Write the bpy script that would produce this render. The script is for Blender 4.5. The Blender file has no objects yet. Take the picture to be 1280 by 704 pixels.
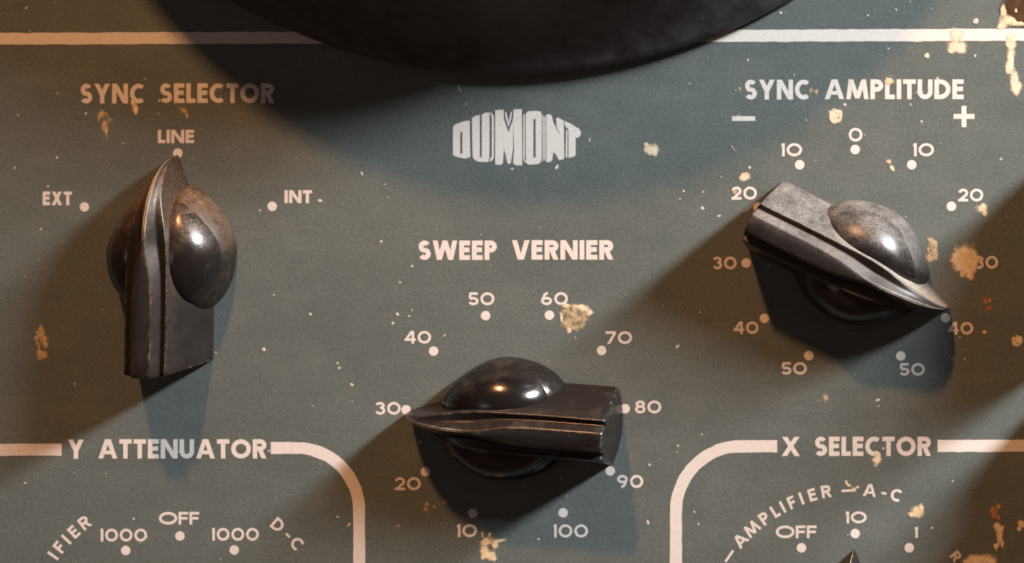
import bpy, bmesh, math, random
from mathutils import Vector, Matrix, noise as mnoise

# ------------------------------------------------------------------ units
S = 0.00012            # metres per panel unit (about 0.12 mm)
CX, CY = 640.0, 352.0  # panel unit that sits at the world origin
scene = bpy.context.scene
C = scene.collection

def L(u, v, h=0.0):
    """panel units (right, down, out of the panel) -> panel-local metres"""
    return Vector(((u - CX) * S, (CY - v) * S, h * S))

def Wd(u, v, h=0.0):
    p = L(u, v, h)
    return Vector((p.x, -p.z, p.y))

# ------------------------------------------------------------------ camera
PX, PY, D = 1440.0, -60.0, 2400.0
cam = bpy.data.cameras.new('camera')
co = bpy.data.objects.new('camera', cam)
C.objects.link(co)
co.location = Wd(PX, PY, D)
co.rotation_euler = (math.radians(90), 0, 0)
cam.sensor_width = 36.0
cam.lens = 36.0 * D / 1280.0
cam.shift_x = (CX - PX) / 1280.0
cam.shift_y = -(CY - PY) / 1280.0
cam.clip_start = 0.01
cam.clip_end = 50
cam.dof.use_dof = True
cam.dof.focus_distance = (D - 50) * S
cam.dof.aperture_fstop = 7.0
scene.camera = co

# ------------------------------------------------------------------ world and lamps
w = bpy.data.worlds.new('World')
scene.world = w
w.use_nodes = True
bg = w.node_tree.nodes['Background']
bg.inputs['Color'].default_value = (1.0, 0.56, 0.40, 1)
bg.inputs['Strength'].default_value = 0.085

def lamp(name, at, size, power, color, target=(640, 352), tall=None):
    """lamp at a point (right, down, out of the panel, all in panel units), aimed at the panel;
    a tall lamp is an oval stretched along the panel's normal"""
    t = Wd(*target)
    pos = Wd(*at)
    li = bpy.data.lights.new(name, 'AREA')
    li.shape = 'ELLIPSE' if tall else 'DISK'
    li.size = size
    if tall:
        li.size_y = tall
    li.energy = power
    li.color = color
    o = bpy.data.objects.new(name, li)
    C.objects.link(o)
    ez = (pos - t).normalized()
    ey = Vector((0, -1, 0))
    ey = (ey - ez * ey.dot(ez)).normalized()
    if abs(ez.y) > 0.95:
        ey = (Vector((0, 0, 1)) - ez * ez.z).normalized()
    m = Matrix((ey.cross(ez), ey, ez)).transposed().to_4x4()
    m.translation = pos
    o.matrix_world = m
    return o

lamp('window_light', (4670, -2375, 1430), 0.058, 14.2, (1.0, 0.98, 0.95), (900, 250), 0.22)
lamp('warm_lamp', (100, -4300, 2700), 0.036, 5.5, (1.0, 0.44, 0.165), (500, 300))
lamp('front_fill', (-2900, 900, 7000), 0.22, 0.16, (0.93, 0.96, 1.0))  # added soft fill, brightens the strips on top of the grips

scene.view_settings.view_transform = 'Standard'
scene.view_settings.look = 'None'
scene.view_settings.exposure = 0
scene.view_settings.gamma = 1

# ------------------------------------------------------------------ materials
def new_mat(name):
    m = bpy.data.materials.new(name)
    m.use_nodes = True
    nt = m.node_tree
    b = nt.nodes['Principled BSDF']
    return m, nt, b

def N(nt, t, **kw):
    n = nt.nodes.new(t)
    for k, v in kw.items():
        setattr(n, k, v)
    return n

def link(nt, a, b):
    nt.links.new(a, b)

def noise_node(nt, scale, detail=3, rough=0.55, vec=None):
    n = N(nt, 'ShaderNodeTexNoise')
    n.inputs['Scale'].default_value = scale
    n.inputs['Detail'].default_value = detail
    n.inputs['Roughness'].default_value = rough
    if vec is not None:
        link(nt, vec, n.inputs['Vector'])
    return n

def ramp(nt, src, stops):
    r = N(nt, 'ShaderNodeValToRGB')
    el = r.color_ramp.elements
    while len(el) < len(stops):
        el.new(0.5)
    for e, (p, c) in zip(el, stops):
        e.position = p
        e.color = c if len(c) == 4 else (*c, 1)
    link(nt, src, r.inputs['Fac'])
    return r

def g(v):
    return (v, v, v, 1)

def mix(nt, fac, a, b, blend='MIX'):
    m = N(nt, 'ShaderNodeMix', data_type='RGBA', blend_type=blend)
    if isinstance(fac, (int, float)):
        m.inputs['Factor'].default_value = fac
    else:
        link(nt, fac, m.inputs['Factor'])
    for sock, v in (('A', a), ('B', b)):
        i = [s for s in m.inputs if s.name == sock and s.type == 'RGBA'][0]
        if isinstance(v, tuple):
            i.default_value = v if len(v) == 4 else (*v, 1)
        else:
            link(nt, v, i)
    return [s for s in m.outputs if s.type == 'RGBA'][0]

def mmath(nt, op, a, b=None):
    m = N(nt, 'ShaderNodeMath', operation=op)
    for i, v in enumerate((a, b)):
        if v is None:
            continue
        if isinstance(v, (int, float)):
            m.inputs[i].default_value = v
        else:
            link(nt, v, m.inputs[i])
    return m.outputs[0]

U = 1.0 / S      # a noise scale of U*x has a feature about every 1/x panel units

def make_panel_paint():
    m, nt, b = new_mat('blue_grey_enamel')
    tc = N(nt, 'ShaderNodeTexCoord').outputs['Object']
    big = noise_node(nt, U / 330, 4, 0.6, tc)
    col = ramp(nt, big.outputs['Fac'], [(0.30, (0.077, 0.101, 0.102)), (0.70, (0.098, 0.120, 0.119))]).outputs['Color']
    mid = noise_node(nt, U / 40, 5, 0.65, tc)
    col = mix(nt, 0.30, col, ramp(nt, mid.outputs['Fac'], [(0.3, (0.064, 0.086, 0.087)), (0.75, (0.115, 0.131, 0.126))]).outputs['Color'])
    fine = noise_node(nt, U / 3.2, 2, 0.7, tc)
    sp = ramp(nt, fine.outputs['Fac'], [(0.25, g(0.74)), (0.75, g(1.26))])
    col = mix(nt, 1.0, col, sp.outputs['Color'], 'MULTIPLY')
    # pale dust specks
    vo = N(nt, 'ShaderNodeTexVoronoi')
    vo.inputs['Scale'].default_value = U / 22
    link(nt, tc, vo.inputs['Vector'])
    dot = ramp(nt, vo.outputs['Distance'], [(0.035, g(1)), (0.075, g(0))]).outputs['Color']
    gate = ramp(nt, noise_node(nt, U / 90, 2, 0.5, tc).outputs['Fac'], [(0.52, g(0)), (0.62, g(1))]).outputs['Color']
    f = mmath(nt, 'MULTIPLY', dot, gate)
    f = mmath(nt, 'MULTIPLY', f, 0.35)
    col = mix(nt, f, col, (0.34, 0.35, 0.33))
    mp = N(nt, 'ShaderNodeMapping')
    mp.inputs['Rotation'].default_value = (0, 0, 0.6)
    mp.inputs['Scale'].default_value = (0.22, 1.0, 1.0)
    link(nt, tc, mp.inputs['Vector'])
    sm = ramp(nt, noise_node(nt, U / 60, 5, 0.7, mp.outputs['Vector']).outputs['Fac'], [(0.30, g(0.90)), (0.55, g(1.0)), (0.78, g(1.16))]).outputs['Color']
    col = mix(nt, 1.0, col, sm, 'MULTIPLY')
    link(nt, col, b.inputs['Base Color'])
    rg = ramp(nt, noise_node(nt, U / 130, 4, 0.7, tc).outputs['Fac'], [(0.3, g(0.50)), (0.7, g(0.70))]).outputs['Color']
    link(nt, rg, b.inputs['Roughness'])
    b.inputs['Specular IOR Level'].default_value = 0.28
    bump = N(nt, 'ShaderNodeBump')
    bump.inputs['Strength'].default_value = 0.22
    bump.inputs['Distance'].default_value = 0.9 * S
    link(nt, noise_node(nt, U / 5.0, 3, 0.6, tc).outputs['Fac'], bump.inputs['Height'])
    link(nt, bump.outputs['Normal'], b.inputs['Normal'])
    return m

def make_ink():
    m, nt, b = new_mat('white_silkscreen_ink')
    tc = N(nt, 'ShaderNodeTexCoord').outputs['Object']
    fine = noise_node(nt, U / 3.0, 2, 0.7, tc)
    col = ramp(nt, fine.outputs['Fac'], [(0.25, (0.47, 0.46, 0.45)), (0.75, (0.61, 0.60, 0.59))]).outputs['Color']
    mid = noise_node(nt, U / 9, 4, 0.7, tc)
    wr = ramp(nt, mid.outputs['Fac'], [(0.24, g(1)), (0.34, g(0))]).outputs['Color']
    wr = mmath(nt, 'MULTIPLY', wr, 0.45)
    col = mix(nt, wr, col, (0.17, 0.18, 0.17))
    link(nt, col, b.inputs['Base Color'])
    b.inputs['Roughness'].default_value = 0.7
    b.inputs['Specular IOR Level'].default_value = 0.2
    return m

def make_stain(name, c1, c2, thin=0.0):
    """a flat dried film: thick in the middle, breaking up towards its rim"""
    m, nt, b = new_mat(name)
    tc = N(nt, 'ShaderNodeTexCoord').outputs['Object']
    n = noise_node(nt, U / 9, 5, 0.7, tc)
    col = ramp(nt, n.outputs['Fac'], [(0.32, c1), (0.62, c2)]).outputs['Color']
    link(nt, col, b.inputs['Base Color'])
    b.inputs['Roughness'].default_value = 0.8
    b.inputs['Specular IOR Level'].default_value = 0.15
    at = N(nt, 'ShaderNodeAttribute', attribute_name='wear')
    n2 = noise_node(nt, U / 8.0, 4, 0.7, tc)
    k = mmath(nt, 'MULTIPLY', at.outputs['Fac'], 1.25 - 0.45 * thin)
    k2 = mmath(nt, 'MULTIPLY', mmath(nt, 'SUBTRACT', n2.outputs['Fac'], 0.5), 1.0 + 2.6 * thin)
    k = mmath(nt, 'ADD', k, k2)
    al = ramp(nt, k, [(0.10, g(0)), (0.75 + 0.2 * thin, g(1.0 - 0.35 * thin))]).outputs['Color']
    link(nt, al, b.inputs['Alpha'])
    return m

def make_bakelite(name, dust=0.3, rough=0.30, dust_col=(0.20, 0.175, 0.155), crev=0.5, clean=0.75, crev_col=None, wear_col=(0.24, 0.215, 0.19)):
    m, nt, b = new_mat(name)
    tc = N(nt, 'ShaderNodeTexCoord').outputs['Object']
    base = (0.0050, 0.0045, 0.0046)
    # powdery dust, settled on what faces up
    nz = N(nt, 'ShaderNodeSeparateXYZ')
    link(nt, N(nt, 'ShaderNodeNewGeometry').outputs['Normal'], nz.inputs[0])
    mr = N(nt, 'ShaderNodeMapRange')
    link(nt, nz.outputs['Z'], mr.inputs['Value'])
    mr.inputs['From Min'].default_value = 0.02
    mr.inputs['From Max'].default_value = 0.72
    mr.inputs['To Min'].default_value = 0.06
    d1 = noise_node(nt, U / 26, 5, 0.68, tc)
    d2 = noise_node(nt, U / 2.6, 2, 0.7, tc)
    f1 = ramp(nt, d1.outputs['Fac'], [(0.58 - 0.50 * dust, g(0)), (0.92 - 0.34 * dust, g(1))]).outputs['Color']
    f2 = ramp(nt, d2.outputs['Fac'], [(0.32, g(0.30)), (0.68, g(1))]).outputs['Color']
    df = mmath(nt, 'MULTIPLY', f1, f2)
    df = mmath(nt, 'MULTIPLY', df, mr.outputs['Result'])
    df = mmath(nt, 'MULTIPLY', df, 0.25 + 0.75 * dust)
    # dust packed into the hollows
    ac = N(nt, 'ShaderNodeAttribute', attribute_name='crevice')
    df = mmath(nt, 'MULTIPLY', df, mmath(nt, 'ADD', 1.0, mmath(nt, 'MULTIPLY', mmath(nt, 'MINIMUM', ac.outputs['Fac'], 0.0), clean)))
    cf = mmath(nt, 'MULTIPLY', mmath(nt, 'MAXIMUM', ac.outputs['Fac'], 0.0), f2)
    cf = mmath(nt, 'MULTIPLY', cf, crev)
    col = mix(nt, df, base, dust_col)
    col = mix(nt, cf, col, crev_col or dust_col)
    df = mmath(nt, 'MAXIMUM', df, cf)
    # rubbed edges
    at = N(nt, 'ShaderNodeAttribute', attribute_name='wear')
    mp = N(nt, 'ShaderNodeMapping')
    mp.inputs['Scale'].default_value = (0.45, 1, 1)
    link(nt, tc, mp.inputs['Vector'])
    wn = noise_node(nt, U / 5.0, 6, 0.8, mp.outputs['Vector'])
    wf = ramp(nt, wn.outputs['Fac'], [(0.48, g(0)), (0.70, g(1))]).outputs['Color']
    wf = mmath(nt, 'MULTIPLY', wf, mmath(nt, 'MINIMUM', at.outputs['Fac'], 1.0))
    ex = mmath(nt, 'MULTIPLY', mmath(nt, 'MAXIMUM', mmath(nt, 'SUBTRACT', at.outputs['Fac'], 1.0), 0.0), 0.75)
    wf = mmath(nt, 'MINIMUM', mmath(nt, 'ADD', mmath(nt, 'MULTIPLY', wf, 0.48), ex), 0.95)
    col = mix(nt, wf, col, wear_col)
    link(nt, col, b.inputs['Base Color'])
    r = mmath(nt, 'MULTIPLY', df, 0.9)
    r = mmath(nt, 'ADD', r, rough)
    r2 = mmath(nt, 'MULTIPLY', wf, 0.3)
    r = mmath(nt, 'MINIMUM', mmath(nt, 'ADD', r, r2), 0.95)
    link(nt, r, b.inputs['Roughness'])
    b.inputs['Specular IOR Level'].default_value = 0.5
    bump = N(nt, 'ShaderNodeBump')
    bump.inputs['Strength'].default_value = 0.14
    bump.inputs['Distance'].default_value = 0.8 * S
    bn = noise_node(nt, U / 6, 4, 0.6, tc)
    link(nt, bn.outputs['Fac'], bump.inputs['Height'])
    link(nt, bump.outputs['Normal'], b.inputs['Normal'])
    return m

def make_bezel_black():
    m, nt, b = new_mat('matte_black_moulding')
    tc = N(nt, 'ShaderNodeTexCoord').outputs['Object']
    n = noise_node(nt, U / 30, 5, 0.7, tc)
    col = ramp(nt, n.outputs['Fac'], [(0.35, (0.010, 0.0095, 0.0095)), (0.75, (0.046, 0.046, 0.050))]).outputs['Color']
    vo = N(nt, 'ShaderNodeTexVoronoi')
    vo.inputs['Scale'].default_value = U / 26
    link(nt, tc, vo.inputs['Vector'])
    dot = ramp(nt, vo.outputs['Distance'], [(0.04, g(1)), (0.10, g(0))]).outputs['Color']
    gate = ramp(nt, noise_node(nt, U / 60, 2, 0.5, tc).outputs['Fac'], [(0.52, g(0)), (0.6, g(1))]).outputs['Color']
    f = mmath(nt, 'MULTIPLY', mmath(nt, 'MULTIPLY', dot, gate), 0.5)
    col = mix(nt, f, col, (0.13, 0.12, 0.12))
    link(nt, col, b.inputs['Base Color'])
    b.inputs['Roughness'].default_value = 0.55
    return m

PAINT = make_panel_paint()
INK = make_ink()
TAN = make_stain('dried_tan_drip', (0.50, 0.39, 0.22), (0.73, 0.64, 0.46), 0.42)
CREAM = make_stain('dried_cream_drip', (0.50, 0.43, 0.30), (0.72, 0.66, 0.53), 0.38)
THIN = make_stain('thin_tan_residue', (0.40, 0.31, 0.17), (0.60, 0.49, 0.31), 0.8)
RUST = make_stain('rusty_brown_residue', (0.20, 0.085, 0.04), (0.46, 0.30, 0.14), 0.5)
DARK = make_stain('dark_brown_film', (0.030, 0.016, 0.008), (0.075, 0.042, 0.020), 0.15)  # dark brown film for the upper right corner
SPECK = make_stain('pale_dust_speck', (0.36, 0.37, 0.34), (0.56, 0.55, 0.50), -0.9)
BEZEL = make_bezel_black()
BAKE_A = make_bakelite('worn_lamplit_black_bakelite', 0.66, 0.36, (0.24, 0.145, 0.085), 0.22, 0.0, None, (0.36, 0.23, 0.13))  # dust and worn edges browned to carry the warm lamp's orange glint
BAKE_B = make_bakelite('glossy_black_bakelite', 0.12, 0.33, (0.13, 0.12, 0.115), 0.14)
BAKE_C = make_bakelite('dusty_black_bakelite', 0.76, 0.45, (0.165, 0.16, 0.155), 0.9, 0.85, (0.30, 0.28, 0.235))
BAKE_D = make_bakelite('warm_worn_black_bakelite', 0.06, 0.38, (0.15, 0.12, 0.10), 0.05, 0.8, None, (0.50, 0.43, 0.33))
DOME_A = make_bakelite('smooth_black_bakelite', 0.62, 0.17, (0.17, 0.125, 0.10))
DOME_B = make_bakelite('polished_black_bakelite', 0.10, 0.19, (0.14, 0.11, 0.09))
DOME_C = make_bakelite('powdery_black_bakelite', 0.66, 0.24, (0.17, 0.165, 0.16))

# ------------------------------------------------------------------ object helpers
def link_mesh(name, verts, faces, mat, parent=None, smooth=False, wear=None):
    me = bpy.data.meshes.new(name)
    me.from_pydata([tuple(v) for v in verts], [], faces)
    me.validate()
    me.update()
    me.materials.append(mat)
    if smooth:
        me.polygons.foreach_set('use_smooth', [True] * len(me.polygons))
    if wear is not None:
        at = me.attributes.new('wear', 'FLOAT', 'POINT')
        at.data.foreach_set('value', wear)
    o = bpy.data.objects.new(name, me)
    C.objects.link(o)
    if parent:
        o.parent = parent
    return o

def thing(name, label, cat, group=None):
    o = bpy.data.objects.new(name, None)
    o.empty_display_size = 0.005
    C.objects.link(o)
    o['label'] = label
    o['category'] = cat
    if group:
        o['group'] = group
    return o

# ------------------------------------------------------------------ the panel
panel = thing('instrument_panel', 'blue grey enamelled instrument faceplate with white printed legends and tan paint drips', 'instrument panel')
panel.rotation_euler = (math.radians(90), 0, 0)

def box_mesh(u0, v0, u1, v1, h0, h1, bev):
    bm = bmesh.new()
    vs = [bm.verts.new(L(u, v, h)) for h in (h0, h1) for (u, v) in ((u0, v0), (u1, v0), (u1, v1), (u0, v1))]
    for f in ((3, 2, 1, 0), (4, 5, 6, 7), (0, 1, 5, 4), (1, 2, 6, 5), (2, 3, 7, 6), (3, 0, 4, 7)):
        bm.faces.new([vs[i] for i in f])
    bmesh.ops.recalc_face_normals(bm, faces=bm.faces)
    bmesh.ops.bevel(bm, geom=bm.edges[:], offset=bev * S, segments=2, profile=0.5, affect='EDGES')
    return bm

bm = box_mesh(-420, -1450, 1900, 1250, -28, 0, 5)
me = bpy.data.meshes.new('faceplate')
bm.to_mesh(me); bm.free()
me.materials.append(PAINT)
face = bpy.data.objects.new('faceplate', me)
C.objects.link(face)
face.parent = panel

# ------------------------------------------------------------------ flat print: strokes and glyphs
def stroke(pts, w, closed=False):
    """quads of a stroke of width w along pts (mitred)"""
    n = len(pts)
    l, r = [], []
    for i in range(n):
        p = Vector(pts[i])
        a = Vector(pts[(i - 1) % n]) if (closed or i > 0) else None
        c = Vector(pts[(i + 1) % n]) if (closed or i < n - 1) else None
        d1 = (p - a).normalized() if a is not None else None
        d2 = (c - p).normalized() if c is not None else None
        if d1 is None: d1 = d2
        if d2 is None: d2 = d1
        n1 = Vector((-d1.y, d1.x)); n2 = Vector((-d2.y, d2.x))
        m = (n1 + n2)
        m = m.normalized() if m.length > 1e-6 else n1
        k = 1.0 / max(0.45, m.dot(n1))
        l.append(p + m * (w / 2 * k)); r.append(p - m * (w / 2 * k))
    polys = []
    for i in range(n if closed else n - 1):
        j = (i + 1) % n
        polys.append([tuple(r[i]), tuple(r[j]), tuple(l[j]), tuple(l[i])])
    return polys

def arc(cx, cy, rx, ry, a0, a1, n=22):
    return [(cx + rx * math.cos(math.radians(a0 + (a1 - a0) * i / n)), cy + ry * math.sin(math.radians(a0 + (a1 - a0) * i / n))) for i in range(n + 1)]

BASEW = dict(A=.92, C=.76, D=.76, E=.53, F=.50, I=.0, L=.46, M=1.06, N=.82, O=.95, P=.60, R=.66, S=.61, T=.60, U=.70, V=.84,
             W=1.22, X=.78, Y=.82)
DIGW = {'0': .98, '1': .22, '2': .72, '3': .74, '4': .84, '5': .74, '6': .84, '7': .72, '8': .74, '9': .84, '-': .36, '_': .95}

def glyph(ch, w, fx):
    """list of pieces (each a list of polygons) of a letter of cap height 1, and its width"""
    h = w / 2
    def st(pts, closed=False):
        return stroke(pts, w, closed)
    def rect(x0, y0, x1, y1):
        return [[(x0, y0), (x1, y0), (x1, y1), (x0, y1)]]
    def diag(x0, y0, x1, y1):
        t = w * math.hypot(x1 - x0, y1 - y0) / abs(y1 - y0) / 2
        if y1 < y0: x0, y0, x1, y1 = x1, y1, x0, y0
        return [[(x0 - t, y0), (x0 + t, y0), (x1 + t, y1), (x1 - t, y1)]]
    def dt(dx, dy=1.0):
        return w * math.hypot(dx, dy) / dy / 2
    if ch == 'I':
        return [rect(0, 0, w, 1)], w
    if ch == '+':
        return [rect(0, .5 - h, 1, .5 + h), rect(.5 - h, 0, .5 + h, 1)], 1
    W = (BASEW[ch] if ch in BASEW else DIGW[ch]) * fx
    if ch in '-_':
        return [rect(0, .42 - h * .9, W, .42 + h * .9)], W
    if ch == 'A':
        t = dt(W / 2 * .86)
        f = (W / 2 - t) * .27
        return [diag(t, 0, W / 2 - t * .25, 1), diag(W - t, 0, W / 2 + t * .25, 1), rect(t + f, .22, W - t - f, .22 + w * .85)], W
    if ch == 'V':
        t = dt(W / 2 * .86)
        return [diag(t, 1, W / 2 - t * .25, 0), diag(W - t, 1, W / 2 + t * .25, 0)], W
    if ch == 'W':
        t = dt(W / 4 * .9)
        return [diag(t, 1, W * .27, 0), diag(W * .27, 0, W / 2, 1), diag(W / 2, 1, W * .73, 0), diag(W * .73, 0, W - t, 1)], W
    if ch == 'M':
        t = dt(W * .14)
        return [diag(t, 0, W * .21, 1), diag(W * .21, 1, W / 2, .04), diag(W / 2, .04, W * .79, 1), diag(W * .79, 1, W - t, 0)], W
    if ch == 'N':
        t = dt(W - 2 * w)
        return [rect(0, 0, w, 1), diag(w * .55, 1, W - w * .55, 0), rect(W - w, 0, W, 1)], W
    if ch == 'X':
        t = dt(W * .75)
        return [diag(t, 0, W - t * 1.15, 1), diag(t * 1.15, 1, W - t, 0)], W
    if ch == 'Y':
        t = dt(W * .45, .58)
        return [diag(t, 1, W / 2, .42), diag(W - t, 1, W / 2, .42), rect(W / 2 - h, 0, W / 2 + h, .47)], W
    if ch == 'L':
        return [st([(h, 1), (h, h), (W, h)])], W
    if ch == 'E':
        return [st([(W, h), (h, h), (h, 1 - h), (W, 1 - h)]), rect(h, .52 - h, W * .94, .52 + h)], W
    if ch == 'F':
        return [st([(h, 0), (h, 1 - h), (W, 1 - h)]), rect(h, .50 - h, W * .92, .50 + h)], W
    if ch == 'T':
        return [rect(0, 1 - w, W, 1), rect(W / 2 - h, 0, W / 2 + h, 1 - w)], W
    if ch in 'O0':
        return [st(arc(W / 2, .5, W / 2 - h, .5 - h, 0, 360, 44)[:-1], True)], W
    if ch == 'C':
        R = W * .58
        return [st(arc(R, .5, R - h, .5 - h, 52, 308, 34))], W
    if ch == 'D':
        r = W - h
        return [st([(h, h)] + arc(W * .34, .5, r - W * .34, .5 - h, -90, 90, 26) + [(h, 1 - h)], True)], W
    if ch == 'P' or ch == 'R':
        y0 = .40 if ch == 'R' else .38
        cy = (y0 + h + 1 - h) / 2
        ry = (1 - h - y0 - h) / 2
        rx = min(ry * 1.1, W * .5)
        out = [rect(0, 0, w, 1), st([(w * .9, y0 + h)] + arc(W - h - rx, cy, rx, ry, -90, 90, 18) + [(w * .9, 1 - h)])]
        if ch == 'R':
            out.append(diag(W * .50, y0 + h, W - h * 1.05, 0))
        return out, W
    if ch == 'S':
        ry = (.5 - h) / 2
        rx = W / 2 - h
        return [st(arc(W / 2, 1 - h - ry, rx * .92, ry, 30, 270, 24)[:-1] + arc(W / 2, h + ry, rx, ry, 90, -150, 24))], W
    if ch == 'U':
        rx = W / 2 - h
        return [st([(h, 1), (h, h + rx)] + arc(W / 2, h + rx, rx, rx, 180, 360, 22) + [(W - h, 1)])], W
    if ch == '1':
        return [rect(W - w, 0, W, 1), [[(0, .70), (W - w, .84), (W - w, 1), (0, .70 + w)]]], W
    if ch == '2':
        r = W / 2 - h
        ry = .29 - h * .5
        top = arc(W / 2, 1 - h - ry, r, ry, 172, -42, 22)
        return [st(top + [(h * 1.7, h * 1.2)]), rect(0, 0, W, w)], W
    if ch == '3':
        ry1 = (.46 - h) / 2; ry2 = (.54 - h) / 2
        r = W / 2 - h
        return [st(arc(W * .48, 1 - h - ry1, r * .9, ry1, 165, -90, 22)), st(arc(W * .5, h + ry2, r, ry2, 90, -165, 22))], W
    if ch == '4':
        x = W * .74
        return [rect(x - h, 0, x + h, 1), rect(0, .22, W, .22 + w), diag(h * 1.3, .22 + h, x - h * .6, 1)], W
    if ch == '5':
        ry = (.64 - w) / 2
        r = W / 2 - h
        return [st([(W * .92, 1 - h), (W * .24, 1 - h), (W * .17, .56)]), st(arc(W / 2, h + ry, r, ry, 140, -155, 26))], W
    if ch == '6' or ch == '9':
        r = W * .47 - h
        ry = (.64 - w) / 2
        cy = h + ry
        cx = W * .5
        p1 = st(arc(cx, cy, r, ry, 0, 360, 34)[:-1], True)
        p2 = st([(cx - r, cy + .02)] + [(cx - r + .04, cy + .18), (cx - r * .45, .80), (cx + r * .25, 1 - h * .4)])
        if ch == '9':
            flip = lambda polys: [[(W - x, 1 - y) for (x, y) in q] for q in polys]
            return [flip(p1), flip(p2)], W
        return [p1, p2], W
    if ch == '7':
        return [rect(0, 1 - w, W, 1), diag(W * .28, 0, W - h * 1.2, 1 - w)], W
    if ch == '8':
        ry1 = (.46 - h) / 2; ry2 = (.54 - h) / 2
        r = W / 2 - h
        return [st(arc(W / 2, 1 - h - ry1, r * .86, ry1, 0, 360, 28)[:-1], True), st(arc(W / 2, h + ry2, r, ry2, 0, 360, 28)[:-1], True)], W
    raise ValueError(ch)

H0 = 0.10

def flat_obj(name, pieces, mat, h0=H0, dh=0.05):
    """pieces: list of lists of polygons in panel units; every piece lies a hair above the one before"""
    verts, faces = [], []
    for k, polys in enumerate(pieces):
        for q in polys:
            i0 = len(verts)
            verts += [L(u, v, h0 + dh * k) for (u, v) in q]
            a = sum(q[i][0] * q[(i + 1) % len(q)][1] - q[(i + 1) % len(q)][0] * q[i][1] for i in range(len(q)))
            idx = list(range(i0, i0 + len(q)))
            faces.append(idx if a < 0 else idx[::-1])
    return link_mesh(name, verts, faces, mat, panel)

rj = random.Random(5)
def word(name, text, x0, x1, ytop, ybot, wpx, slope=0.0, gap=0.10):
    cap = ybot - ytop
    w = wpx / cap
    n = len(text)
    fixed = sum(w for ch in text if ch == 'I')
    flex = sum((BASEW[ch] if ch in BASEW else DIGW[ch]) for ch in text if ch != 'I')
    avail = (x1 - x0) / cap - gap * (n - 1) - fixed
    fx = avail / flex if flex else 1
    pieces = []
    x = 0.0
    for ch in text:
        ps, W = glyph(ch, w, fx)
        for k, polys in enumerate(ps):
            pieces.append([[(x0 + (x + px) * cap, ybot - py * cap + slope * (x + px) * cap) for (px, py) in q] for q in polys])
        x += W + gap
    # interleave heights: pieces of one letter stack, letters start again
    out = []
    i = 0
    for ch in text:
        ps, _ = glyph(ch, w, fx)
        for k in range(len(ps)):
            while len(out) <= k: out.append([])
            out[k] += pieces[i]; i += 1
    return flat_obj(name, out, INK)

def arc_word(name, items, cx, cy, r, cap, wpx, fx=1.16):
    """letters standing on a circle; items = (character, degrees clockwise from up)"""
    w = wpx / cap
    out = []
    for ch, deg in items:
        ps, W = glyph(ch, w, fx)
        a = math.radians(deg)
        ox, oy = cx + r * math.sin(a), cy - r * math.cos(a)
        for k, polys in enumerate(ps):
            while len(out) <= k: out.append([])
            for q in polys:
                qq = []
                for (px, py) in q:
                    dx, dy = (px - W / 2) * cap, -(py - .5) * cap
                    qq.append((ox + dx * math.cos(a) - dy * math.sin(a), oy + dx * math.sin(a) + dy * math.cos(a)))
                out[k].append(qq)
    return flat_obj(name, out, INK)

def dot(u, v, r=5.9, mat=None, name='dial_dot'):
    pts = [(u + r * math.cos(2 * math.pi * i / 26) * (1 + .04 * math.sin(3 * i + u)), v + r * math.sin(2 * math.pi * i / 26)) for i in range(26)]
    return flat_obj(name, [[pts]], mat or INK)

# legends
word('legend', 'SYNC', 100.5, 181, 104.8, 129.3, 5.5)
word('legend', 'SELECTOR', 200, 342.5, 104.3, 128.8, 5.5)
word('legend', 'SYNC', 931, 1012.4, 99.8, 124.5, 5.5)
word('legend', 'AMPLITUDE', 1031, 1204.5, 99.4, 124.0, 5.5)
word('legend', 'SWEEP', 523, 621, 300.8, 325, 5.9)
word('legend', 'VERNIER', 640, 766.5, 300.4, 324.6, 5.9)
word('legend', 'Y', 85, 105, 549.6, 573.6, 5.5)
word('legend', 'ATTENUATOR', 123, 333, 549.2, 573.2, 5.5)
word('legend', 'X', 977, 1000, 546.2, 570.2, 5.5)
word('legend', 'SELECTOR', 1018.5, 1163.5, 546, 570, 5.5)
# switch positions
word('legend', 'LINE', 197.4, 242.6, 162.4, 179, 4.0)
word('legend', 'EXT', 53.4, 90, 239.6, 256.6, 4.0)
word('legend', 'INT', 355.7, 390, 237.8, 254, 4.0)
word('legend', 'OFF', 198.7, 249, 640, 655.8, 3.3)
word('legend', 'OFF', 969.8, 1020.8, 657, 672.8, 3.3)
arc_word('legend', [('P', -65.5), ('L', -60.0), ('I', -54.8), ('F', -50.8), ('I', -47.0), ('E', -43.0), ('R', -37.8)], 224, 806, 193, 16, 3.3)
arc_word('legend', [('D', 39.5), ('-', 44.8), ('C', 49.4)], 224, 806, 194, 16, 3.2)
arc_word('legend', [('_', -55.6), ('A', -48.4), ('M', -42.3), ('P', -36.2), ('L', -31.4), ('I', -28.2), ('F', -24.4), ('I', -20.5), ('E', -16.2), ('R', -10.9)], 1069, 803, 192, 15.6, 3.3)
arc_word('legend', [('_', -2.6), ('A', 5.5), ('-', 10.9), ('C', 15.6)], 1069, 803, 191, 15.6, 3.3)
arc_word('legend', [('R', 49.5)], 1069, 803, 165.5, 13, 2.8)
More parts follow.
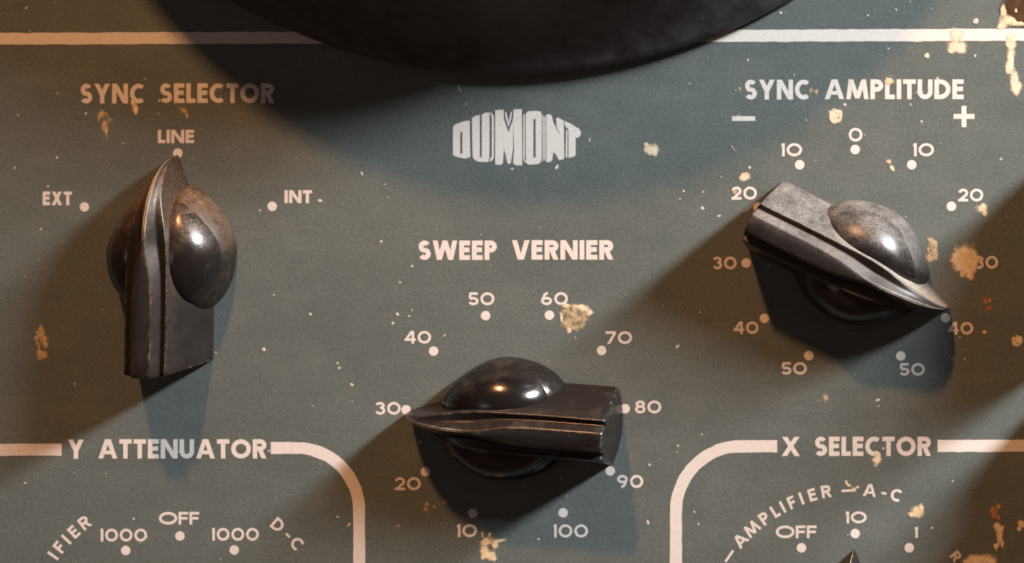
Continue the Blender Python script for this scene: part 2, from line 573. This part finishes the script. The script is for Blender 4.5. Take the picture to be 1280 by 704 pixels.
# numbers of the three scales
NUM = [('0', 1061, 1078, 160, 177), ('10', 976.6, 1002.5, 179.2, 195.4), ('10', 1141.5, 1167.5, 179.2, 195.4),
       ('20', 914.5, 946, 233.4, 249.6), ('20', 1198, 1229, 236, 251.8), ('30', 891, 920.6, 321, 336.8),
       ('30', 1218, 1247.5, 320, 336), ('40', 917, 948, 402, 417.4), ('40', 1185, 1216.5, 402.6, 418.2),
       ('50', 976.5, 1008.5, 452.8, 468.4), ('50', 1124, 1156, 454, 469.6),
       ('30', 469, 500.8, 502.6, 518.4), ('40', 505.6, 538.8, 413.8, 429.6), ('50', 585, 618, 365.6, 381.6),
       ('60', 676, 709.8, 365.4, 381.4), ('70', 757, 790, 414.2, 430), ('80', 793.8, 826.6, 500.8, 516.8),
       ('90', 771, 804, 593.8, 610), ('20', 493.6, 526, 596.6, 612.8), ('10', 571.5, 596.2, 655.4, 671.4),
       ('100', 692, 735, 655.6, 672), ('1000', 125.6, 183.8, 661, 677), ('1000', 265, 323.6, 660, 676),
       ('10', 1057, 1083.2, 639.4, 654.2), ('1', 1143.4, 1147.4, 658.8, 672.4)]
for t, x0, x1, y0, y1 in NUM:
    word('dial_number', t, x0, x1, y0, y1, 3.1, gap=0.15)
word('minus_sign', '-', 915, 944, 131.5, 160.5, 6.4)
flat_obj('plus_sign', [[[(1192, 142.6), (1218, 142.6), (1218, 148.6), (1192, 148.6)]], [[(1202, 132.5), (1208, 132.5), (1208, 159), (1202, 159)]]], INK)
DOTS = [(222.3, 191.5), (105.6, 258.7), (340.3, 258), (1069, 187), (999.6, 206), (1139.7, 206), (1189.3, 258), (947.6, 259), (932.8, 328.8),
        (1204, 326), (955.6, 398), (1182, 397.4), (1011, 444.6), (1126, 445),
        (507.6, 512.4), (542, 439), (607, 394.6), (686.8, 394), (752, 438.2), (781.6, 511), (762.8, 588.8), (532, 589.8), (590.8, 641.6), (704, 641),
        (157.2, 688.2), (225, 670), (292.8, 687.6), (1001.8, 684.8), (1069, 667), (1136.6, 684.8)]
for u, v in DOTS:
    dot(u, v)
# ruled lines
def line(pts, w, name='ruled_line'):
    out = []
    for a, b in zip(pts, pts[1:]):
        d = math.hypot(b[0] - a[0], b[1] - a[1])
        n = max(1, int(d / 9))
        out += [(a[0] + (b[0] - a[0]) * i / n, a[1] + (b[1] - a[1]) * i / n) for i in range(n)]
    out.append(pts[-1])
    left, right = [], []
    for i, p in enumerate(out):
        a, b = out[max(0, i - 1)], out[min(len(out) - 1, i + 1)]
        L_ = math.hypot(b[0] - a[0], b[1] - a[1])
        nx, ny = -(b[1] - a[1]) / L_, (b[0] - a[0]) / L_
        j1, j2 = rj.gauss(0, .22), rj.gauss(0, .22)
        left.append((p[0] + nx * (w / 2 + j1), p[1] + ny * (w / 2 + j1)))
        right.append((p[0] - nx * (w / 2 + j2), p[1] - ny * (w / 2 + j2)))
    polys = [[left[i], left[i + 1], right[i + 1], right[i]] for i in range(len(out) - 1)]
    return flat_obj(name, [polys], INK)
line([(-400, 50.0), (640, 46.2)], 14.6)
line([(640, 46.2), (1880, 40.8)], 15.0)
line([(-390, 563.6), (77, 562)], 15)
line([(338.5, 560)] + [(371 + 78 * math.sin(math.radians(a)), 638 - 78 * math.cos(math.radians(a))) for a in range(0, 91, 5)] + [(449, 1150)], 14.8)
line([(971.5, 557.9), (930, 558)] + [(926 - 81 * math.sin(math.radians(a)), 639 - 81 * math.cos(math.radians(a))) for a in range(5, 91, 5)] + [(845, 1150)], 15)
line([(1172, 557.6), (1870, 555.5)], 15)

# ------------------------------------------------------------------ the emblem (traced letter by letter, units of the emblem drawing)
def em(pts):
    return [(540 + x / 6.095, 120 + y / 6.095) for x, y in pts]
EMB = [
    # D
    [[(160, 236), (180, 216), (215, 203), (215, 470), (180, 463), (160, 448)], [(215, 203), (250, 191), (288, 189), (288, 262), (232, 276), (215, 276)],
     [(232, 276), (288, 262), (292, 466), (250, 478), (232, 474), (232, 440)], [(215, 440), (232, 440), (232, 474), (215, 470)]],
    # U
    [[(304, 172), (330, 152), (364, 146), (364, 462), (310, 462)], [(380, 142), (405, 128), (438, 126), (438, 466), (380, 466)],
     [(310, 462), (364, 462), (372, 470), (380, 466), (438, 466), (426, 504), (350, 500), (318, 482)]],
    [[(442, 124), (458, 132), (472, 156), (472, 470), (458, 492), (434, 504), (446, 476), (456, 462), (456, 160)]],
    # M
    [[(482, 108), (545, 105), (548, 180), (548, 400), (540, 512), (520, 526), (482, 522)],
     [(548, 180), (583, 278), (618, 180), (618, 400), (600, 512), (592, 518), (575, 512), (548, 400)],
     [(618, 180), (622, 104), (684, 100), (688, 526), (640, 530), (618, 512), (626, 400)]],
    [[(556, 118), (568, 130), (583, 200), (583, 240), (560, 160)], [(610, 118), (598, 130), (585, 200), (585, 240), (606, 160)]],
    # O
    [[(714, 140), (730, 118), (772, 114), (772, 470), (720, 472), (714, 460)], [(790, 114), (826, 118), (836, 140), (836, 470), (790, 470)],
     [(772, 114), (790, 114), (790, 176), (772, 176)], [(720, 472), (772, 470), (790, 470), (836, 470), (828, 508), (800, 520), (735, 524), (712, 504)]],
    [[(696, 150), (706, 130), (706, 480), (716, 512), (700, 496), (694, 470)], [(842, 140), (852, 160), (852, 480), (840, 504), (844, 470)]],
    # N
    [[(872, 146), (886, 138), (912, 148), (924, 200), (924, 430), (916, 492), (896, 504), (872, 506)],
     [(924, 200), (956, 268), (980, 300), (980, 488), (968, 490), (940, 440), (924, 430)],
     [(946, 170), (962, 166), (1004, 190), (1008, 478), (980, 488), (980, 300), (950, 240)]],
    [[(856, 160), (866, 150), (866, 500), (856, 486)]],
    # T
    [[(1010, 190), (1060, 214), (1060, 262), (1040, 256), (1012, 226)], [(1060, 214), (1120, 250), (1134, 272), (1132, 300), (1112, 320), (1094, 316), (1060, 262)],
     [(1040, 256), (1060, 262), (1094, 316), (1094, 452), (1074, 466), (1040, 470)]],
    [[(1022, 256), (1032, 262), (1032, 474), (1018, 462)]],
]
flat_obj('printed_emblem', [[em(q) for grp in EMB for q in grp]], INK)

# ------------------------------------------------------------------ dried drips, a dark patch and specks on the panel
rs = random.Random(11)
def blob_geo(u, v, ru, rv, seed, jag=0.20, thick=1.5, n=30, h0=0.95, ang=0):
    jag *= 0.75
    r = random.Random(seed)
    ph = [r.uniform(0, 6.28) for _ in range(6)]
    verts, faces = [], []
    rings = [(1.25, 0.0), (0.84, .6), (0.45, 1.0)]
    ca, sa = math.cos(ang), math.sin(ang)
    for (q, hh) in rings:
        for i in range(n):
            a = 2 * math.pi * i / n
            k = 1 + jag * (.5 * math.sin(2 * a + ph[0]) + .42 * math.sin(3 * a + ph[1]) + .36 * math.sin(5 * a + ph[2]) + .3 * math.sin(8 * a + ph[3]) + .22 * math.sin(13 * a + ph[4]))
            x, y = ru * k * q * math.cos(a), rv * k * q * math.sin(a)
            verts.append(L(u + x * ca - y * sa, v + x * sa + y * ca, h0 + thick * hh))
    c = len(verts)
    verts.append(L(u, v, h0 + thick))
    for k in range(2):
        for i in range(n):
            j = (i + 1) % n
            faces.append([k * n + i, (k + 1) * n + i, (k + 1) * n + j, k * n + j])
    for i in range(n):
        faces.append([2 * n + i, c, 2 * n + (i + 1) % n])
    return verts, faces

def blobs(name, items, mat, h0=0.45):
    V, F, A = [], [], []
    for k, it in enumerate(items):
        u, v, ru, rv = it[:4]
        jag = it[4] if len(it) > 4 else .3
        ang = it[5] if len(it) > 5 else 0
        vs, fs = blob_geo(u, v, ru, rv, rs.random(), jag, 0.15 if min(ru, rv) > 3 else .08, 30 if max(ru, rv) > 4 else 12, h0 + .04 * (k % 8), ang)
        b = len(V)
        V += vs
        nn = (len(vs) - 1) // 3
        A += [0.0] * nn + [0.5] * nn + [1.0] * (nn + 1)
        F += [[i + b for i in f] for f in fs]
    return link_mesh(name, V, F, mat, panel, True, A)

def film(name, items, mat, h0=0.45):
    """one flat dried film whose outline is the smooth union of the given spots; 'wear' holds its thickness"""
    r = random.Random(int(items[0][0] * 7 + items[0][1]))
    sp = []
    for it in items:
        u, v, ru, rv = it[:4]
        jag = (it[4] if len(it) > 4 else .3) * .5
        an = it[5] if len(it) > 5 else 0.0
        sp.append((u, v, ru, rv, jag, math.cos(an), math.sin(an), [r.uniform(0, 6.28) for _ in range(4)]))
    def field(x, y):
        tot = 0.0
        for (u, v, ru, rv, jag, ca, sa, ph) in sp:
            dx, dy = x - u, y - v
            a, b = (dx * ca + dy * sa) / ru, (-dx * sa + dy * ca) / rv
            d2 = a * a + b * b
            if d2 > 6: continue
            t = math.atan2(b, a)
            k = 1 + jag * (.5 * math.sin(2 * t + ph[0]) + .4 * math.sin(3 * t + ph[1]) + .35 * math.sin(5 * t + ph[2]) + .25 * math.sin(9 * t + ph[3]))
            tot += math.exp(-4.0 * (math.sqrt(d2) / k - 1))
        return math.log(tot + 1e-9) / 4.0          # about 1 in a spot's middle, 0 on its outline
    u0 = min(q[0] - 1.5 * max(q[2], q[3]) for q in sp); u1 = max(q[0] + 1.5 * max(q[2], q[3]) for q in sp)
    v0 = min(q[1] - 1.5 * max(q[2], q[3]) for q in sp); v1 = max(q[1] + 1.5 * max(q[2], q[3]) for q in sp)
    st = 0.9
    nu, nv = int((u1 - u0) / st) + 2, int((v1 - v0) / st) + 2
    F = [[field(u0 + i * st, v0 + j * st) for i in range(nu)] for j in range(nv)]
    idx, V, A, faces = {}, [], [], []
    def vert(i, j):
        if (i, j) not in idx:
            idx[(i, j)] = len(V)
            f = F[j][i]
            V.append(L(u0 + i * st, v0 + j * st, h0 + 0.12 * min(1, max(0, f))))
            A.append(min(1.0, max(0.0, 1.25 * f + 0.28)))
        return idx[(i, j)]
    for j in range(nv - 1):
        for i in range(nu - 1):
            if max(F[j][i], F[j][i + 1], F[j + 1][i], F[j + 1][i + 1]) > -0.22:
                faces.append([vert(i, j), vert(i, j + 1), vert(i + 1, j + 1), vert(i + 1, j)])
    return link_mesh(name, V, faces, mat, panel, True, A)

def ring(u, v, ru, rv, n, rr, a0=0, a1=360, seed=1):
    r = random.Random(seed)
    return [(u + ru * math.cos(math.radians(a0 + (a1 - a0) * i / n)) * r.uniform(.85, 1.1), v + rv * math.sin(math.radians(a0 + (a1 - a0) * i / n)) * r.uniform(.85, 1.1),
             rr * r.uniform(.6, 1.3), rr * r.uniform(.6, 1.3), .4) for i in range(n)]

def scatter(u, v, ru, rv, n, rr, seed):
    r = random.Random(seed)
    out = []
    while len(out) < n:
        x, y = r.uniform(-1, 1), r.uniform(-1, 1)
        if x * x + y * y < 1:
            s = rr * r.uniform(.4, 1.25)
            out.append((u + x * ru, v + y * rv, s * r.uniform(.7, 1), s * r.uniform(.9, 1.5), .45))
    return out

DR = [
    ('paint_drip', [(128, 143, 5.5, 5), (131, 157, 4.6, 8, .35), (137, 149, 3.4, 4.6), (133, 164, 2.4, 7.5), (124, 149, 1.8, 5)], THIN, None),
    ('paint_drip', [(168.5, 132, 4, 6), (170, 139, 2.8, 5.5), (166, 128, 2.4, 3)], TAN, None),
    ('paint_drip', [(230, 139, 5.2, 3.2, .35, .6), (234, 145, 2, 3), (226, 136, 2, 1.6)], THIN, None),
    ('paint_drip', scatter(52, 430, 9, 19, 20, 3.6, 4) + [(55, 424, 3, 8, .4), (49, 438, 3.5, 9, .4)], THIN, 'faint mottled tan smear'),
    ('paint_drip', [(814, 187, 8.6, 7.2, .22), (808, 181, 3, 2.6), (819, 192, 3.4, 3)], CREAM, 'round cream spot'),
    ('paint_drip', ring(717, 397, 15, 13, 20, 3.4, -150, 170, 8) + [(717, 397, 12, 11, .3)], THIN, 'ragged tan ring with a thin film inside'),
    ('paint_drip', [(727, 384.5, 10, 4.2, .4, .12), (707, 382, 5, 3), (737, 391, 4, 4.4), (712, 412, 3.4, 5.4), (702, 397, 2.2, 7)], CREAM, None),
    ('paint_drip', [(608, 677, 7, 6.5, .4), (606, 690, 6.5, 8, .4), (613, 695, 6, 5, .4), (619, 681, 4, 5), (626, 675.5, 7.5, 2.3, .4, -.2), (603, 668, 1.6, 3), (612, 668, 2, 3), (617, 697, 3.4, 4)], TAN, 'ragged tan splash'),
    ('paint_drip', ring(1045, 145, 7, 7, 12, 2.6, 0, 360, 3) + [(1045, 145, 4.4, 4, .4)], CREAM, None),
    ('paint_drip', [(1196, 58, 11.4, 9, .12), (1196, 44, 9, 7.5, .25), (1189, 63.5, 4, 3), (1203, 63, 4, 3.4)], CREAM, 'broad cream drip over the ruled line'),
    ('dark_patch', [(1270, 8, 16, 17, .3), (1280, 22, 14, 12, .3), (1290, 0, 22, 20, .3)], DARK, 'dark brown patch'),
    ('paint_drip', [(1262, 26, 12, 7, .35), (1255, 14, 3.6, 10, .4), (1270, 12, 5, 9, .4), (1276, 29, 6, 4), (1252, 32, 5, 5)], TAN, 'tan splash running into a drip'),
    ('paint_drip', [(1264, 52, 6.2, 12, .1), (1263, 72, 4.6, 12, .1), (1262, 84, 5.6, 9, .15), (1268, 98, 4.6, 10, .15), (1270, 109, 7.2, 9.6, .18)], CREAM, 'long cream run with a bulb end'),
    ('paint_drip', [(1112, 101.5, 5.5, 4.4, .25)], TAN, None),
    ('paint_drip', scatter(1017, 113, 5, 6, 6, 2.4, 2), THIN, None),
    ('paint_drip', scatter(922, 113, 4, 5, 4, 2.0, 3), THIN, None),
    ('paint_drip', [(931, 221.5, 6.6, 5.4, .2), (937, 209.5, 2, 1.6)], CREAM, None),
    ('paint_drip', [(919, 240, 3.0, 4.6, .45)], THIN, None),
    ('paint_drip', [(1228, 260, 7, 5.6, .4), (1231, 267, 2.6, 4)], CREAM, None),
    ('paint_drip', [(1205, 320, 15, 15, .2), (1209, 335, 12, 9, .3), (1197, 326, 7, 11, .3), (1213, 345, 4, 5), (1203, 342, 3, 4), (1216, 325, 8, 10, .4)], TAN, 'large tan blot beside the number 30'),
    ('paint_drip', scatter(1165, 313, 7.5, 15, 15, 3.3, 6) + [(1166, 305, 5, 5), (1163, 321, 4, 6)], THIN, 'faint tan smear'),
    ('paint_drip', scatter(1233, 381, 6.5, 8.5, 12, 2.8, 7), RUST, 'brown residue spot'),
    ('paint_drip', ring(1271, 426, 5, 5.5, 8, 2.4, 0, 360, 5) + [(1271, 426, 3.4, 3.4)], CREAM, None),
    ('paint_drip', [(1096, 575, 5, 6.8, .25), (1097, 568, 3.4, 3)], CREAM, None),
    ('paint_drip', [(1146, 640, 6.8, 6.8, .4), (1139, 643, 4, 3), (1152, 636, 3, 6)], TAN, None),
    ('paint_drip', scatter(1247, 641, 7.5, 10, 13, 3.0, 9), RUST, 'rusty residue'),
    ('paint_drip', [(1248, 660, 6.4, 7, .4), (1249, 672, 4, 8, .4), (1245, 683, 3.4, 5, .4), (1253, 680, 2, 5)], CREAM, None),
    ('paint_drip', [(1277, 655, 5, 5, .4), (1274, 661, 3, 3)], CREAM, None),
    ('paint_drip', [(1226, 700, 17, 8, .3), (1212, 703, 8, 6), (1240, 704, 7, 5)], CREAM, None),
    ('paint_drip', [(1061, 606.5, 3.6, 1.8, .5, .7), (1067, 612, 3.4, 2.6, .4), (1072, 609, 2, 1.6), (1058, 603, 1.5, 2.6)], CREAM, None),
    ('paint_drip', [(1220, 26.5, 3.2, 3, .4)], SPECK, None),
    ('paint_drip', [(1158.6, 69.5, 3.4, 3, .4)], CREAM, None),
    ('paint_drip', [(1111, 202, 3, 2.8), (1115.6, 210.5, 2.4, 4, .4, -.5)], CREAM, None),
    ('paint_drip', [(1032, 497, 4, 4, .3)], THIN, None),
    ('paint_drip', [(1230.5, 415, 2.6, 3)], TAN, None),
    ('paint_drip', scatter(536, 634, 7, 6, 7, 2.0, 14), THIN, None),
    ('paint_drip', [(556, 627, 2.4, 3)], THIN, None),
]
for nm, items, mat, lab in DR:
    o = film(nm, items, mat)
    if lab:
        o['label'] = lab

# loose pale specks and hairline scratches: nobody could count them
fixed = [(330, 437, 2), (388, 393, 1.6), (424, 460, 1.7), (422, 454, 1.3), (702, 598, 1.4), (745, 549.8, 1.2), (696, 209, 2.2), (737, 175, 1.6), (71, 197, 1.4), (500, 353, 1.6),
         (515, 333, 1.3), (491, 404, 1.5), (497, 393, 1.4), (1056, 131, 1.8), (1152, 152, 1.6), (1251, 199, 1.4), (878, 260, 1.6), (899, 270, 1.5), (879, 240, 1), (847, 433, 1.6),
         (810, 653, 2.2), (673, 674, 1.6), (498, 657, 1.3), (1097, 500, 2.2), (1190, 449, 1.2), (1206, 449, 1.4), (812, 581, 1.6), (846, 434, 1.5), (440, 481, 2.1), (976, 16, 1.8),
         (935, 75, 1.6), (1120, 12, 1.2), (33, 10, 1.6), (60, 233, 1.3), (400, 251, 2.0), (325, 263, 1.2), (1219, 70, 1.2), (873, 655, 1.3), (868, 640, 1.2), (1165, 660, 1.4), (436, 656, 1.8)]
sp = [(u, v, r * rs.uniform(.6, 1.0), r * rs.uniform(.8, 1.4), .4, rs.uniform(0, 3)) for u, v, r in fixed]
for _ in range(170):
    r = rs.choice((.5, .6, .7, .8, 1.0, 1.3))
    sp.append((rs.uniform(-150, 1450), rs.uniform(-60, 800), r * rs.uniform(.5, 1), r * rs.uniform(.8, 1.6), .4, rs.uniform(0, 3)))
for _ in range(4):
    sp.append((rs.uniform(0, 1290), rs.uniform(60, 700), .45, rs.uniform(3, 8), .3, rs.uniform(-1.2, 1.2)))
o = blobs('dust_specks', sp, SPECK, 0.10)
o['kind'] = 'stuff'

# ------------------------------------------------------------------ pointer knob
def interp(tab, x):
    if x <= tab[0][0]: return tab[0][1]
    for (a, va), (b, vb) in zip(tab, tab[1:]):
        if x <= b:
            t = (x - a) / (b - a)
            return va + (vb - va) * t
    return tab[-1][1]

def smooth_tab(tab):
    """monotone-ish Catmull-Rom through the table"""
    def f(x):
        n = len(tab)
        if x <= tab[0][0]: return tab[0][1]
        if x >= tab[-1][0]: return tab[-1][1]
        for i in range(n - 1):
            if x <= tab[i + 1][0]:
                x0, y0 = tab[i]; x1, y1 = tab[i + 1]
                m0 = (tab[i + 1][1] - tab[max(i - 1, 0)][1]) / (tab[i + 1][0] - tab[max(i - 1, 0)][0])
                m1 = (tab[min(i + 2, n - 1)][1] - tab[i][1]) / (tab[min(i + 2, n - 1)][0] - tab[i][0])
                d = (y1 - y0) / (x1 - x0)
                if d == 0: m0 = m1 = 0
                hh = x1 - x0
                t = (x - x0) / hh
                return (2*t**3-3*t**2+1)*y0 + (t**3-2*t**2+t)*hh*m0 + (-2*t**3+3*t**2)*y1 + (t**3-t**2)*hh*m1
    return f

YB = smooth_tab([(-130, 49), (-60, 49), (0, 47), (30, 41), (55, 31), (75, 22.5), (95, 14.5), (115, 6.8), (131, 0.8)])
YS = smooth_tab([(-130, 24.5), (-60, 25), (0, 24.5), (25, 24), (45, 21.5), (65, 17), (85, 12), (105, 7), (120, 2.8), (131, 0.4)])
YT = smooth_tab([(-130, 11.5), (-70, 11.5), (-40, 11.2), (-12, 9.4), (8, 6.0), (22, 3.4), (34, 2.1), (100, 1.9), (131, 0.3)])
def ZT(x):
    t = max(0.0, (x - 8) / 123.5)
    return max(2.5, 82 * math.sqrt(max(0.0, 1 - t ** 2.9)))
def crevice(x, j):
    """how much dust the hollow flank beside the dome and nose holds (point j of the section)"""
    w = (0.25, 0.9, 1.0, 0.35, 0.0)
    if j >= len(w): return -min(1.0, max(0.0, (x - 5) / 25.0))
    return w[j] * min(1.0, max(0.0, (x + 45) / 50.0))

def section(x):
    """half profile from the base outward edge up to the centre line: list of (y, z, wear)"""
    yb, ys, yt, zt = YB(x), YS(x), YT(x), ZT(x)
    k = min(1.0, max(0.0, (95 - x) / 70.0))              # the flutes fade out along the nose
    k = k * k * (3 - 2 * k)
    drop = min(10.0, 0.24 * zt)
    zs = max(1.6, zt - drop)
    # flute between the centre strip and the shoulder
    yg = yt + (ys - yt) * (0.5 if x < 0 else 0.5 - 0.08 * min(1, x / 30))
    line_z = zt + (zs - zt) * 0.5
    zg = line_z - (10.5 * k + 2.0 * (1 - k)) * min(1, zt / 60)
    zt1 = zt - 0.4 * k
    conc = 4.0 * min(1.0, max(0.0, (70 - abs(x - 60)) / 50.0))
    pts = [(yb, 0, 0), (max(.2, (yb * .62 + ys * .38) - conc), zs * .40, 0), (max(.15, (yb * .28 + ys * .72) - conc * .8), zs * .74, 0), (ys, zs, 1), (yg, zg, 0), (yt, zt1, 0.7 if x < 15 else (1.0 if x < 45 else 1.7)), (0.0, zt, 0 if x < 18 else (1.0 if x < 45 else 2))]  # nose ridge wear is raised, also to paint its glint
    out = [pts[0], pts[1], pts[2]]
    for i in (3, 4, 5):
        a, p, b = Vector(pts[i - 1][:2]), Vector(pts[i][:2]), Vector(pts[i + 1][:2])
        r = 2.2 if i != 4 else 2.6
        r1 = min(r, (a - p).length * .4); r2 = min(r, (b - p).length * .4)
        q1 = p + (a - p).normalized() * r1 if (a - p).length > 1e-5 else p
        q2 = p + (b - p).normalized() * r2 if (b - p).length > 1e-5 else p
        m = q1 * .25 + p * .5 + q2 * .25
        wv = pts[i][2]
        out += [(q1.x, q1.y, wv * .15), (m.x, m.y, wv), (q2.x, q2.y, wv * .15)]
    out.append(pts[6])
    return out

def grip_mesh():
    xs = [-118, -112, -100, -85, -70, -55, -40, -30, -20, -10, -4, 2, 8, 13, 18, 22, 26, 30, 36, 42, 48, 54, 60, 66, 72, 78, 84, 90, 95, 100, 104, 108, 112, 115, 118, 120, 122, 124, 126, 127.5, 129, 130, 131]
    rows = []
    def rear(y, z, base):
        return base - 9.0 * (1 - (y / 50.0) ** 2) + 0.03 * z
    for x in [-124.5, -123.4, -121]:
        sec = section(-118)
        sc = {-124.5: 0.965, -123.4: 0.99, -121: 1.0}[x]
        rows.append([(rear(y, z, x) , y * sc, z * (sc if z > 20 else 1), max(wv, .8 if sc < 1 else wv)) for (y, z, wv) in sec])
    for x in xs[1:]:
        rows.append([(x, y, z, wv) for (y, z, wv) in section(x)])
    # shift the first plain row clear of the bowed ones
    full = []
    Cr = []
    for r in rows:
        half_c = [crevice(p[0], j) for j, p in enumerate(r)]
        Cr += half_c + half_c[-2::-1]
        full.append(r + [(x, -y, z, wv) for (x, y, z, wv) in r[-2::-1]])
    V, F, Wr = [], [], []
    n = len(full[0])
    for r in full:
        for (x, y, z, wv) in r:
            V.append(Vector((x, y, z)) * S); Wr.append(wv)
    for i in range(len(full) - 1):
        for j in range(n - 1):
            F.append([i * n + j, i * n + j + 1, (i + 1) * n + j + 1, (i + 1) * n + j])
    # bowed rear cap: quads between a point and its mirror image, divided across
    M = 10
    half = (n - 1) // 2
    base = len(V)
    first = full[0]
    for j in range(half + 1):
        x, y, z, wv = first[j]
        for k in range(M + 1):
            yy = y * (1 - 2 * k / M)
            V.append(Vector((rear(yy, z, -124.5), yy, z)) * S)
            Wr.append(.6 if k in (0, M) else .12)
    for j in range(half):
        for k in range(M):
            a = base + j * (M + 1) + k
            F.append([a, a + 1, a + M + 2, a + M + 1])
    Cr += [0.0] * (len(V) - len(Cr))
    # tip
    tip = len(V)
    V.append(Vector((131.6, 0, 1.2)) * S); Wr.append(1)
    last = (len(full) - 1) * n
    for j in range(n - 1):
        F.append([last + j, last + j + 1, tip])
    Cr.append(0.0)
    return V, F, Wr, Cr

def cheek_mesh(sgn, sx=1.0, sy=1.0, sz=1.0):
    V, F, Wr = [], [], []
    NA, NT = 56, 22
    for t in range(NT + 1):
        q = t / NT
        gq = math.sin(q * math.pi / 2)
        p = 2.1
        z = sz * 67 * (max(0.0, 1 - gq ** p)) ** (1 / p)
        for a in range(NA):
            an = 2 * math.pi * a / NA
            c, s = math.cos(an), math.sin(an)
            x = (76 if c > 0 else 70) * c * gq
            y = 47 * s * gq
            if x > 0:
                y *= 1 - 0.42 * (x / 76) ** 2
                yc = 27 - 9 * (x / 76) ** 2
            else:
                yc = 27
            V.append(Vector((11 + x * sx, sgn * (yc + y * sy), z)) * S)
            Wr.append(0.0 if sx == 1 else 0.12)
    top = NA * 0
    for t in range(NT):
        for a in range(NA):
            b = (a + 1) % NA
            if t == 0:
                f = [0, (t + 1) * NA + a, (t + 1) * NA + b]
            else:
                f = [t * NA + a, (t + 1) * NA + a, (t + 1) * NA + b, t * NA + b]
            F.append(f if sgn > 0 else f[::-1])
    return V, F, Wr

def skirt_mesh():
    prof = [(69, 0), (71, 2), (71, 6), (69.5, 8.5), (66, 10), (60, 11), (0, 12)]
    V, F, Wr = [], [], []
    n = 72
    for (r, z) in prof[:-1]:
        for i in range(n):
            a = 2 * math.pi * i / n
            V.append(Vector((r * math.cos(a), r * math.sin(a), z)) * S); Wr.append(0)
    for k in range(len(prof) - 2):
        for i in range(n):
            j = (i + 1) % n
            F.append([k * n + i, k * n + j, (k + 1) * n + j, (k + 1) * n + i])
    c = len(V)
    V.append(Vector((0, 0, 12)) * S); Wr.append(0)
    k = len(prof) - 2
    for i in range(n):
        F.append([k * n + i, k * n + (i + 1) % n, c])
    return V, F, Wr

GROUP = 'black pointer knobs on the panel'
def fix_normals(o):
    bm = bmesh.new(); bm.from_mesh(o.data)
    bmesh.ops.remove_doubles(bm, verts=bm.verts, dist=1e-8)
    bmesh.ops.recalc_face_normals(bm, faces=bm.faces)
    bm.to_mesh(o.data); bm.free()

def place(root, u, v, deg, tall=1.0):
    t = math.radians(deg)
    ex = Vector((math.cos(t), 0, math.sin(t)))
    ez = Vector((0, -1, 0))
    ey = ez.cross(ex)
    m = Matrix((ex, ey, ez)).transposed().to_4x4()
    m.translation = Wd(u, v, 0.4)
    root.matrix_world = m @ Matrix.Diagonal((1, 1, tall, 1))

def build_knob(u, v, deg, label, mg, md):
    root = thing('pointer_knob', label, 'knob', GROUP)
    V, F, Wr, Cr = grip_mesh()
    a = link_mesh('pointer_grip', V, F, mg, root, True, Wr)
    a.data.attributes.new('crevice', 'FLOAT', 'POINT').data.foreach_set('value', Cr)
    V, F, Wr = skirt_mesh()
    b = link_mesh('round_skirt', V, F, mg, root, True, Wr)
    fix_normals(a); fix_normals(b)
    for s in (1, -1):
        V, F, Wr = cheek_mesh(s)
        c = link_mesh('side_dome', V, F, md, root, True, Wr)
        fix_normals(c)
        V, F, Wr = cheek_mesh(s, 1.085, 1.05, 0.83)
        d = link_mesh('dome_collar', V, F, mg, c, True, Wr)
        fix_normals(d)
    place(root, u, v, deg)
    return root

def copy_knob(src, u, v, deg, label, mg=None, md=None, tall=1.0):
    r = src.copy(); C.objects.link(r); r['label'] = label
    for ch in list(src.children):
        c = ch.copy(); c.data = ch.data.copy(); C.objects.link(c); c.parent = r
        m = md if ch.name.startswith('side_dome') else mg
        if m: c.data.materials[0] = m
        for gc in list(ch.children):
            d = gc.copy(); d.data = gc.data.copy(); C.objects.link(d); d.parent = c
            if mg: d.data.materials[0] = md if mg == BAKE_B else mg
    place(r, u, v, deg, tall)
    return r

k1 = build_knob(220, 325, 89.0, 'worn black pointer knob aimed straight up at LINE below SYNC SELECTOR', BAKE_A, DOME_A)
k2 = copy_knob(k1, 645, 523, 175.6, 'glossy black pointer knob aimed left at 30 below SWEEP VERNIER', BAKE_B, DOME_B)
k3 = copy_knob(k1, 1069, 325, -26.6, 'dusty grey black pointer knob aimed down right at 40 below SYNC AMPLITUDE', BAKE_C, DOME_C)
k4 = copy_knob(k1, 1069, 818, 90.5, 'black pointer knob below X SELECTOR showing only its tip at the lower edge', BAKE_D, DOME_C)
# two neighbours just beyond the right edge, whose shadows reach into the picture
k5 = copy_knob(k1, 1395, 280, -100.0, 'upper black pointer knob beyond the right edge casting the brown shadow beside 30', BAKE_A, DOME_A, 1.6)
k6 = copy_knob(k1, 1400, 520, 60.0, 'lower black pointer knob beyond the right edge casting the shadow near X SELECTOR', BAKE_A, DOME_A, 1.6)

# ------------------------------------------------------------------ the round bezel at the top
def bezel_mesh():
    prof = [(699, 0), (702, 5), (702, 11), (699, 16), (692, 19), (684, 23.5), (668, 36), (644, 60), (618, 90), (600, 118), (588, 145), (578, 166), (568, 175), (554, 179), (540, 176), (530, 166), (520, 120), (512, 60), (506, 0)]
    V, F = [], []
    n = 220
    for (r, z) in prof:
        for i in range(n):
            a = 2 * math.pi * i / n
            V.append(Vector((r * math.cos(a), r * math.sin(a), z)) * S)
    for k in range(len(prof) - 1):
        for i in range(n):
            j = (i + 1) % n
            F.append([k * n + i, k * n + j, (k + 1) * n + j, (k + 1) * n + i])
    return V, F
V, F = bezel_mesh()
bz = link_mesh('screen_bezel', V, F, BEZEL, None, True)
bz['label'] = 'large round matte black bezel ring at the top edge of the panel'
bz['category'] = 'bezel'
bz.rotation_euler = (math.radians(90), 0, 0)
bz.location = Wd(642, -609, 0.4)
